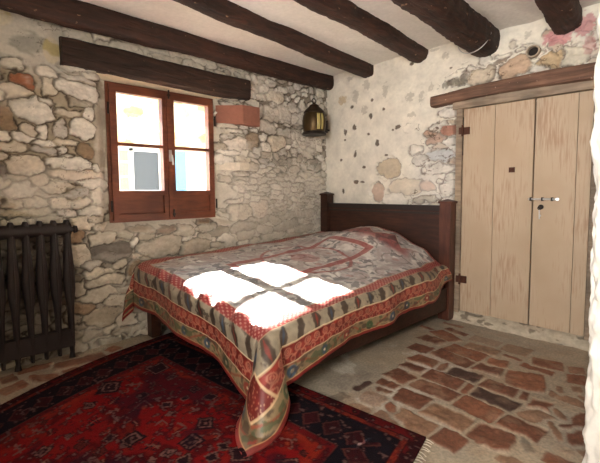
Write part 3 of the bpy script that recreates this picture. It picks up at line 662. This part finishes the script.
# ------------------------------------------------------------------ bed
bed = tag(empty('bed', (-1.2, -.85, 0)), 'dark wooden double bed with a tall plain headboard under the patterned bedspread', 'bed')
def post(cx, cy, h, mat, lab=None):
    bm = bmesh.new(); s = .052
    box(bm, cx-s, cx+s, cy-s, cy+s, 0, h-.03); box(bm, cx-s-.01, cx+s+.01, cy-s-.01, cy+s+.01, h-.03, h-.012)
    v = [bm.verts.new((cx+a*(s+.01), cy+b2*(s+.01), h-.012)) for a, b2 in ((-1, -1), (1, -1), (1, 1), (-1, 1))]; t_ = bm.verts.new((cx, cy, h+.012))
    for k in range(4): bm.faces.new([v[k], v[(k+1) % 4], t_])
    o = obj('headboard_post', bm, mat, bed, bevel=.003)
    if lab: o['label'] = lab
post(-.105, -.105, 1.17, bed_m); post(-.105, -1.60, 1.10, post_m, 'redder front post')
obj('headboard_panel', BX(-.115, -.085, -1.56, -.14, .35, 1.0), bed_m, bed, bevel=.004)
bm = BX(-.13, -.065, -1.56, -.14, 1.0, 1.05); box(bm, -.122, -.078, -1.56, -.14, .965, .985); obj('top_rail', bm, plain('black_wood', L4(38, 28, 24), .45), bed, bevel=.006)
obj('side_rail', BX(-2.24, -.14, -1.635, -1.605, .10, .30), bed_m, bed, bevel=.004)
obj('side_rail', BX(-2.24, -.14, -.085, -.055, .10, .30), bed_m, bed, bevel=.004)
obj('foot_rail', BX(-2.25, -2.215, -1.60, -.09, .14, .32), bed_m, bed, bevel=.004)
for y_ in (-.11, -1.585): obj('leg', BX(-2.28, -2.20, y_-.04, y_+.04, 0, .38), bed_m, bed, bevel=.004)

def ztop(x, y):
    s = np.clip((-x-.10)/2.18, 0, 1); t_ = np.clip(-y/1.64, 0, 1)
    hl, fl_, fr, hr = .70, .625, .452, .575
    base_ = (hl*(1-t_)+hr*t_)*(1-s)+(fl_*(1-t_)+fr*t_)*s
    base_ = base_ + .035*np.sin(np.pi*t_)*(1-.4*s)
    pil = .15*np.exp(-(np.abs(t_-.54)/.25)**2.6)*ss(.40, .12, s)
    pil = pil + .02*np.exp(-((t_-.18)/.16)**2)*ss(.34, .12, s)
    edge = -.10*ss(.84, 1.0, t_)*ss(.3, .05, s)
    wr_ = .012*(fbm(x*3.2+y*1.5, y*4, 130, 3)-.5)*2+.004*np.sin(8*x+22*y+4*fbm(x*3, y*3, 133, 2))
    r1 = .012*np.exp(-(((y+.50)-.35*(x+.9))/.035)**2)*ss(-1.3, -1.1, x)*ss(-.35, -.5, x)
    return base_+pil+edge+wr_+r1
# mattress
xs = np.linspace(-.14, -2.22, 60)[:, None]; ys = np.linspace(-.09, -1.60, 50)[None, :]
bm = bmesh.new(); XX = xs+0*ys; YY = ys+0*xs; ZZ = ztop(XX, YY)-.035
T_ = [[bm.verts.new((XX[i, j], YY[i, j], ZZ[i, j])) for j in range(50)] for i in range(60)]
B_ = [[bm.verts.new((XX[i, j], YY[i, j], .27)) for j in range(50)] for i in range(60)]
for i in range(59):
    for j in range(49):
        bm.faces.new([T_[i][j], T_[i+1][j], T_[i+1][j+1], T_[i][j+1]]); bm.faces.new([B_[i][j], B_[i][j+1], B_[i+1][j+1], B_[i+1][j]])
for i in range(59): bm.faces.new([T_[i][0], B_[i][0], B_[i+1][0], T_[i+1][0]]); bm.faces.new([T_[i][49], T_[i+1][49], B_[i+1][49], B_[i][49]])
for j in range(49): bm.faces.new([T_[0][j], T_[0][j+1], B_[0][j+1], B_[0][j]]); bm.faces.new([T_[59][j], B_[59][j], B_[59][j+1], T_[59][j+1]])
obj('mattress', bm, mattress_m, bed)

# ------------------------------------------------------------------ bedspread
Ls, Wt = 2.10, 1.58                     # flat top of the cloth
x_h, y_l = -.155, -.06                  # head line, wall-side line
Df, Dr, Dl = .47, .40, .35              # hanging lengths
st_ = .0055
s_ax = np.arange(0, Ls+Df, st_); t_ax = np.arange(-Dl, Wt+Dr, st_)
S_, T_ = np.meshgrid(s_ax, t_ax, indexing='ij')
ds = np.maximum(S_-Ls, 0); dtr = np.maximum(T_-Wt, 0); dtl = np.maximum(-T_, 0)
headk = ss(.55, .1, S_); dtr = dtr*(1-.40*headk)*(1-.20*ss(Ls+.02, Ls-.40, S_))
ds = ds*(1-.12*ss(Wt+.02, Wt-.4, T_)); rho = np.sqrt(ds**2+np.maximum(dtr, dtl)**2)
th = np.arctan2(np.maximum(dtr, dtl), np.maximum(ds, 1e-9)); th = np.where(rho < 1e-6, 0, th)
bxp = x_h-np.minimum(S_, Ls); byp = y_l-np.clip(T_, 0, Wt)*(1-.045*headk)
rr = .10
ang = np.clip(rho/rr, 0, np.pi/2); out = rr*np.sin(ang); dn = rr*(1-np.cos(ang))+np.maximum(rho-rr*np.pi/2, 0)
right = dtr > dtl
crn = np.sin(2*th)**2*(ds > 0)
fl2 = .04+.46*crn*right+.12*crn*(~right)
fold = .022*np.sin(S_*9+1.5*fbm(S_*2, T_*0, 140, 2)*6)*(ds <= 0)+.02*np.sin(T_*8+2)*(ds > 0)*(np.maximum(dtr, dtl) <= 0)
fold = fold + .05*np.sin(th*9+1.0)*crn*np.clip(dn/.3, 0, 1)
out = out+fl2*dn+fold*np.clip(dn/.25, 0, 1)
zt_ = ztop(bxp, byp)
z = zt_-dn*.985
under = np.maximum(.018-z, 0); z = np.maximum(z, .018+.01*fbm(S_*20, T_*20, 3, 2)); out = out+under*.8
dx = np.cos(th); dy_ = np.sin(th)
X_ = bxp-out*dx-np.where(right | (ds <= 0), 0, out*dy_*.35)
Y_ = np.where(dtl > 0, byp+np.minimum(out*dy_, .035), byp-out*dy_)
tg = (th-np.pi/4)*crn*right*.75*np.clip(dn, 0, .5)
X_ = X_+dy_*tg*1.0; Y_ = Y_-dx*tg*1.0
Y_ = np.minimum(Y_, -.040)
z = z + .006*(fbm(S_*14, T_*14, 150, 3)-.5)*2*1.0
# diagonal tension creases across the foot fall
cre = np.exp(-((S_-Ls-.06)/.11)**2)*np.sin((T_*1.0-S_*.55)*30+3*fbm(T_*4, S_*4, 151, 2))*ss(.1, .4, T_)*ss(Wt+.05, Wt-.2, T_)
X_ = X_-.018*cre; z = z+.012*cre
P = np.stack([X_, Y_, z], -1)
# ---- printed pattern in cloth coordinates
e_f = (Ls+Df)-S_; e_r = (Wt+Dr)-T_; e_l = T_+Dl; e_h = S_+.42
e = np.minimum(np.minimum(e_f, e_r), np.minimum(e_l, e_h))
alongF = (e_f <= np.minimum(e_r, e_l)); u_ = np.where(alongF, T_, S_)
shp = e.shape+(3,)
def cst(c): return np.broadcast_to(lin(c), shp)
n1 = fbm(S_*10, T_*10, 160, 4); n2_ = fbm(S_*38, T_*38, 161, 3); n3_ = fbm(S_*22+9, T_*22, 164, 3)
CREAM = (190, 168, 132); TAN = (128, 110, 84); RED = (116, 32, 28); PINK = (150, 66, 62); FIELD = (178, 175, 172)
fieldc = mix(cst(FIELD), lin((206, 202, 196)), ss(.4, .6, n1))
fieldc = mix(fieldc, lin((84, 82, 88)), ss(.54, .60, n3_)*.75*ss(.42, .52, n1)); fieldc = mix(fieldc, lin((160, 124, 120)), ss(.44, .40, n1)*.3)
def wv_(a, b): return a
# paisley outlines in the field
pu = (S_*3.2) % 1-.5; pv = (T_*3.0+.5*(np.floor(S_*3.2) % 2)) % 1-.5
pr = np.hypot(pu*1.25+pv*.5, pv); fieldc = mix(fieldc, lin((112, 100, 96)), np.clip(ss(.03, .012, np.abs(pr-.33+.05*(n2_-.5)))*.7, 0, 1))
fieldc = mix(fieldc, lin((146, 78, 74)), np.clip(ss(.10, .07, pr)*.4, 0, 1))
col = fieldc
def band(a, b): return ss(a-.002, a+.002, e)*ss(b+.002, b-.002, e)
# inner frame with a pointed arch at its corners
b2 = band(.88, .94); col = mix(col, lin(PINK), b2*.85)
for c_ in (.875, .945): col = mix(col, lin((210, 198, 186)), band(c_-.004, c_+.004)*.7)
ctr = np.hypot((S_-1.05)/1.0, (T_-.8)/1.15); col = mix(col, lin(PINK), ss(.018, .008, np.abs(ctr-.36))*.75)
col = mix(col, lin((150, 62, 56)), ss(.13, .11, ctr)*.5)
# pink fine-net band
net = (np.sin(S_*190)*np.sin(T_*190) > .25)
nb = mix(cst((142, 50, 50)), lin((206, 170, 150)), net*.55)
nb = mix(nb, lin((140, 60, 54)), ss(.5, .6, n2_)*.4)
k = band(.355, .445); col = mix(col, np.zeros(3), k) + nb*k[..., None]
for c_ in (.355, .447): col = mix(col, lin(CREAM), band(c_-.003, c_+.003)*.8)
# tan band with dark leaves (upper)
lf = np.abs(((u_*7.5+(e-.30)*3) % 1)-.5); lb = mix(cst((150, 138, 118)), lin((58, 42, 34)), np.clip(ss(.30, .22, lf+np.abs(e-.297)*2.2+.25*(n3_-.5))*.9, 0, 1))
fc = (np.floor(u_*7.5) % 3)
lb = mix(lb, lin((66, 50, 42)), np.clip(ss(.55, .62, n2_)*ss(.45, .55, n1), 0, 1)*.8)
lb = mix(lb, lin((60, 78, 98)), ss(.10, .06, lf+np.abs(e-.297)*1.5)*(fc == 0)*.8); lb = mix(lb, lin((140, 54, 44)), ss(.10, .06, lf+np.abs(e-.297)*1.5)*(fc == 1)*.8)
k = band(.24, .355); col = mix(col, np.zeros(3), k)+lb*k[..., None]
# red band of rings
rc = .036
def rings(du, de, r0, wd):
    uu = (u_+du) % (2*rc)-rc; return ss(wd, wd*.4, np.abs(np.hypot(uu, e-de)-r0))
rb = mix(cst(RED), lin((168, 64, 50)), ss(.4, .6, n2_)*.5)
ink = np.maximum(rings(0, .198, .020, .006), rings(0, .198, .008, .004)); ink = np.maximum(ink, rings(rc, .146, .015, .005)); ink = np.maximum(ink, ss(.006, .003, np.abs(e-.170+.006*np.sin(u_*120))))
rb = mix(rb, lin((186, 128, 104)), ink*.7)
k = band(.122, .236); col = mix(col, np.zeros(3), k)+rb*k[..., None]
for c_ in (.122, .238): col = mix(col, lin((220, 200, 160)), band(c_-.0035, c_+.0035)*.95)
# lower tan band with flowers
hb = mix(cst(TAN), lin((150, 130, 98)), ss(.4, .6, n1))
fu = (u_*4.2) % 1-.5; fl3 = np.hypot(fu/4.2*1.0, e-.072)+.02*(n3_-.5); idk = np.floor(u_*4.2) % 4
for q_, c_ in enumerate([(48, 84, 112), (52, 92, 58), (146, 46, 38), (44, 70, 96)]): hb = mix(hb, lin(c_), ss(.040, .030, fl3)*(idk == q_)*.9)
hb = mix(hb, lin((228, 214, 180)), ss(.012, .007, fl3)*.8)
hb = mix(hb, lin((150, 66, 44)), np.clip(ss(.010, .005, np.abs(e-.072-.045*np.sin(u_*13.2)))*.8, 0, 1))
hb = mix(hb, lin((60, 82, 50)), np.clip(ss(.60, .66, n3_), 0, 1)*.7); hb = mix(hb, lin((58, 40, 34)), np.clip(ss(.43, .37, n3_), 0, 1)*.65)
k = band(.032, .12); col = mix(col, np.zeros(3), k)+hb*k[..., None]
k = ss(.034, .030, e); col = mix(col, lin((128, 36, 32)), k); col = mix(col, lin((210, 170, 120)), band(.028, .033)*.8)
# red scroll square at each corner
for ea, eb in ((e_f, e_r), (e_f, e_l)):
    inq = ss(.118, .122, ea)*ss(.262, .258, ea)*ss(.118, .122, eb)*ss(.262, .258, eb)
    q = mix(cst(RED), lin((206, 150, 120)), ss(.05, .02, np.abs(((n3_*6) % 1)-.5))*.8); col = mix(col, np.zeros(3), inq)+q*inq[..., None]
    fr_ = np.maximum(np.abs(ea-.19), np.abs(eb-.19)); col = mix(col, lin((220, 190, 150)), ss(.006, .003, np.abs(fr_-.068))*.9)
# patchwork over the pillows
pz = ss(.40, .30, S_)*ss(.45, .6, T_)*ss(1.45, 1.3, T_)
zz_ = np.abs(((T_*3.1) % 1)-.5)*.34+.02; pil_c = mix(cst((140, 52, 50)), lin((96, 40, 40)), ss(.4, .6, n3_))
col = mix(col, pil_c, pz*ss(-.01, .01, S_-zz_-.06)*.85); col = mix(col, lin((200, 180, 160)), pz*ss(.010, .004, np.abs(S_-zz_-.06))*.8)
col = col*(.74+.5*n2_)[..., None]
spread = grid('bedspread', P, col, cloth_m, None, None, flip=False)
tag(spread, 'red, tan and grey Indian print bedspread draped over the bed, corner trailing to the rug', 'bedspread')
md = spread.modifiers.new('s', 'SOLIDIFY'); md.thickness = .004; md.offset = -1

# ------------------------------------------------------------------ rug
ux = np.arange(0, 2.05, .007); vy = np.arange(0, 2.22, .007)       # u from the bed-side edge leftwards, v from the wall towards the room
U_, V_ = np.meshgrid(ux, vy, indexing='ij')
p00 = np.array([-2.13, -.19]); p01 = np.array([-1.945, -2.43]); p10 = np.array([-4.05, -.95]); p11 = np.array([-4.0, -2.95])
a_ = (U_/2.05)[..., None]; b_ = (V_/2.22)[..., None]
Q = p00*(1-a_)*(1-b_)+p01*(1-a_)*b_+p10*a_*(1-b_)+p11*a_*b_
Q[..., 1] += (.10*np.sin(np.pi*np.clip(U_/1.6, 0, 1)))*(1-V_/2.22)
Zr = .008+.004*(fbm(U_*3, V_*3, 170, 2)-.5)
e1 = U_; e2 = np.minimum(V_, 2.22-V_); e = np.minimum(e1, e2); u_ = np.where(e1 < e2, V_, U_)
shp = e.shape+(3,)
nA = fbm(U_*9, V_*9, 171, 4); nB = fbm(U_*40, V_*40, 172, 3); nC = fbm(U_*18, V_*18, 175, 3)
NAVY = (34, 26, 38); WINE = (150, 26, 30); BRT = (190, 22, 28); ORG = (176, 70, 44)
# abrash-striped border
col = cst(NAVY)*1.0
wn = mix(cst(WINE), lin((70, 18, 24)), ss(.4, .6, nA))
k = ss(.062, .058, e); col = mix(col, np.zeros(3), k)+wn*k[..., None]
mo = (np.abs((u_*9) % 1-.5)*1.0/9+np.abs(e-.032)) < .018; col = mix(col, lin((60, 24, 30)), mo*1.0)
mo = (np.abs((u_*9) % 1-.5)*1.0/9+np.abs(e-.032)) < .008; col = mix(col, lin((170, 110, 80)), mo*.8)
k = band(.062, .10); g = mix(cst((150, 40, 34)), lin(ORG), ((np.sin(u_*140)*np.sin(e*300)) > 0)*.8); col = mix(col, np.zeros(3), k)+g*k[..., None]
for c_ in (.062, .10): col = mix(col, lin((60, 20, 24)), band(c_-.003, c_+.003))
# main dark border with small figures
k = band(.105, .36)
fg = ((np.abs((u_*7.5) % 1-.5)/7.5+np.abs(e-.23)*.8) < .055); col = mix(col, lin((84, 26, 34)), k*fg)
ol = np.abs((np.abs((u_*7.5) % 1-.5)/7.5+np.abs(e-.23)*.8)-.055) < .006; col = mix(col, lin((128, 70, 62)), k*ol*.8)
sp_ = (nB > .66); col = mix(col, lin((120, 84, 80)), k*sp_*.7)
col = mix(col, lin(WINE), band(.33, .37)*.9); col = mix(col, lin((150, 100, 84)), band(.325, .33)*.6)
# field
k = ss(.368, .374, e)
fc_ = mix(cst(BRT), lin((124, 14, 22)), ss(.42, .6, nA)); fc_ = mix(fc_, lin((206, 66, 40)), np.clip(ss(.47, .39, e)*.6+ss(.60, .68, nC)*.25, 0, 1))
col = mix(col, np.zeros(3), k)+fc_*k[..., None]
rg_ = random.Random(12)
GL = []
for _ in range(900):
    gu = rg_.uniform(.44, 2.0); gv = rg_.uniform(.44, 1.8); s_ = rg_.choice([.03, .04, .05, .07, .1])
    if any(math.hypot(gu-g[0], gv-g[1]) < (s_+g[2])*.95 for g in GL): continue
    GL.append((gu, gv, s_, rg_.randrange(6), rg_.uniform(0, 3)))
CR = (170, 124, 110); NV = (62, 30, 40); BN = (100, 40, 38)
for gu, gv, s_, ty, an in GL:
    i0, i1 = np.searchsorted(ux, [gu-s_*1.3, gu+s_*1.3]); j0, j1 = np.searchsorted(vy, [gv-s_*1.3, gv+s_*1.3])
    sub = col[i0:i1, j0:j1]; wz = nC[i0:i1, j0:j1]-.5; wz2 = nB[i0:i1, j0:j1]-.5; x = U_[i0:i1, j0:j1]-gu+wz*.03+wz2*.012; y = V_[i0:i1, j0:j1]-gv-wz*.025+wz2*.012
    an = round(an*2)/2*math.pi/4; x, y = x*math.cos(an)+y*math.sin(an), -x*math.sin(an)+y*math.cos(an)
    di = np.abs(x)+np.abs(y); bxm = np.maximum(np.abs(x), np.abs(y))
    if ty == 0: m1 = di < s_; m2 = (np.abs(di-s_*.8) < .006); cA, cB = NV, CR
    elif ty == 1: m1 = bxm < s_*.7; m2 = (np.abs(bxm-s_*.45) < .005) | (bxm < .008); cA, cB = NV, CR
    elif ty == 2: m1 = (bxm < s_*.2); m2 = ((np.abs(x) < .006) & (np.abs(y) < s_)) | ((np.abs(y-s_*.6) < .006) & (np.abs(x) < s_*.5)) | ((np.abs(y+s_*.3) < .006) & (np.abs(x) < s_*.4)); cA, cB = NV, CR
    elif ty == 3: m1 = (di < s_*.9); m2 = ((x*80 % 1) < .45) & (di < s_*.7); cA, cB = BN, (150, 60, 50)
    elif ty == 4: m1 = (bxm < s_*.8) & (((x/s_*3) % 1) < .5); m2 = (np.abs(y) < .006) & (np.abs(x) < s_); cA, cB = NV, (170, 120, 100)
    else: m1 = (di < s_*.35); m2 = (np.abs(di-s_*.9) < .006) & (y > -s_*.2); cA, cB = (196, 80, 50), CR
    sub[m1] = lin(cA); sub[m2] = lin(cB)
col = mix(col, lin((50, 20, 34)), ss(.54, .62, nB)*.6)
col = mix(col, lin((60, 30, 50)), ss(.56, .64, fbm(U_*4+3, V_*4, 178, 3))*.6*ss(.37, .4, e))
col = mix(col, lin((170, 130, 120)), ss(.70, .74, nB)*.6)
col = col*(.22+.22*nA)[..., None]
rug = tag(empty('rug', (-3.0, -1.5, 0)), 'red Persian style rug with dark border and geometric figures under the foot of the bed', 'rug')
pile = grid('pile', np.stack([Q[..., 0], Q[..., 1], Zr], -1), col, rug_m, rug, None, flip=True)
md = pile.modifiers.new('s', 'SOLIDIFY'); md.thickness = .010; md.offset = -1
def fringe(j, sgn, colr):
    bm = bmesh.new()
    for i in range(0, len(ux), 3):
        x, y = Q[i, j]; l = .028+.014*random.random(); dx_ = random.uniform(-.012, .012)
        tube(bm, [(x, y, .006), (x+dx_*.5, y+sgn*l*.5, .008), (x+dx_, y+sgn*l, .003)], .0022, 4)
    return tag(obj('fringe', bm, plain('fringe_wool'+str(j), colr, .95), rug), kind='stuff')
fringe(0, 1, L4(150, 104, 74)); fringe(len(vy)-1, -1, L4(206, 196, 178))

# ------------------------------------------------------------------ the house across the lane, outside the window
def OUT(px, py, y=5.0): q = un(px, py, 1, y); return q[0], q[2]
A, B = np.meshgrid(np.arange(-3, 5, .04), np.arange(-.6, 4.4, .04), indexing='ij')
so2 = []; fill(so2, random.Random(5), -3, 5, -.6, 4.4, lambda a, z, r: (r.uniform(.12, .3), r.uniform(.07, .14), .8), lambda a, z: True, lambda a, z, r: [(196,170,124), (214,192,150), (170,140,98), (222,206,172)][r.randrange(4)], 3000)
H, Cc = masonry(A, B, np.broadcast_to(lin((224, 212, 188)), A.shape+(3,)), 0*A, so2, .03, None, 77, .03)
house = tag(empty('stone_house', (1, 5.2, -.6)), 'pale sunlit stone house across the lane seen through the window', 'house')
grid('stone_front', np.stack([A, 5.1-H, B], -1), Cc, stone_m, house, None, flip=False)
obj('house_body', BX(-3, 5, 5.12, 5.6, -.6, 4.38), shell_m, house, False)
x0, z1 = OUT(113, 146); x1, z0 = OUT(161, 191); xc = OUT(130, 170)[0]
bm = bmesh.new(); t_ = .05
box(bm, x0-.2, x0+.08, 4.93, 5.0, z0-.2, z1-.02); box(bm, x1-.05, x1+.02, 4.93, 5.0, z0-.2, z1); box(bm, xc-.04, xc+.05, 4.93, 5.0, z0-.2, z1-.02); box(bm, x0+.08, x1, 4.93, 5.0, z1-.08, z1+.02); box(bm, x0+.08, x1, 4.93, 5.0, z0-.2, z0+.02)
for k_ in (.33, .66): box(bm, x0+.08, xc, 4.95, 4.99, z0+(z1-z0)*k_-.015, z0+(z1-z0)*k_+.015)
of = obj('outer_window_frame', bm, white_m, house, False)
obj('stone_view_pane', BX(x0+.08, xc-.04, 4.97, 4.99, z0, z1-.08), plain('stone_view_beige', L4(170, 146, 110), .9), of, False)  # stone view and reflection put into the pane's flat beige colour
obj('grey_pane', BX(xc+.05, x1-.05, 4.97, 4.99, z0, z1-.08), plain('grey_glass', L4(58, 62, 66), .3), of, False)
xa, za_ = OUT(171, 151); xb, zb3 = OUT(186, 200); xe = OUT(212, 170)[0]
obj('blue_shutter', BX(xa-.05, xb, 4.95, 5.03, zb3, za_), plain('blue_paint', L4(96, 160, 200), .6), house, False, .01)
obj('white_door_panel', BX(xb, xe+.4, 4.96, 5.03, zb3, za_), white_m, house, False, .01)
tag(obj('ground_outside', BX(-8, 8, .25, 6, -.7, -.6), plain('lane_paving', L4(200, 185, 160), .9), None, False), kind='structure')
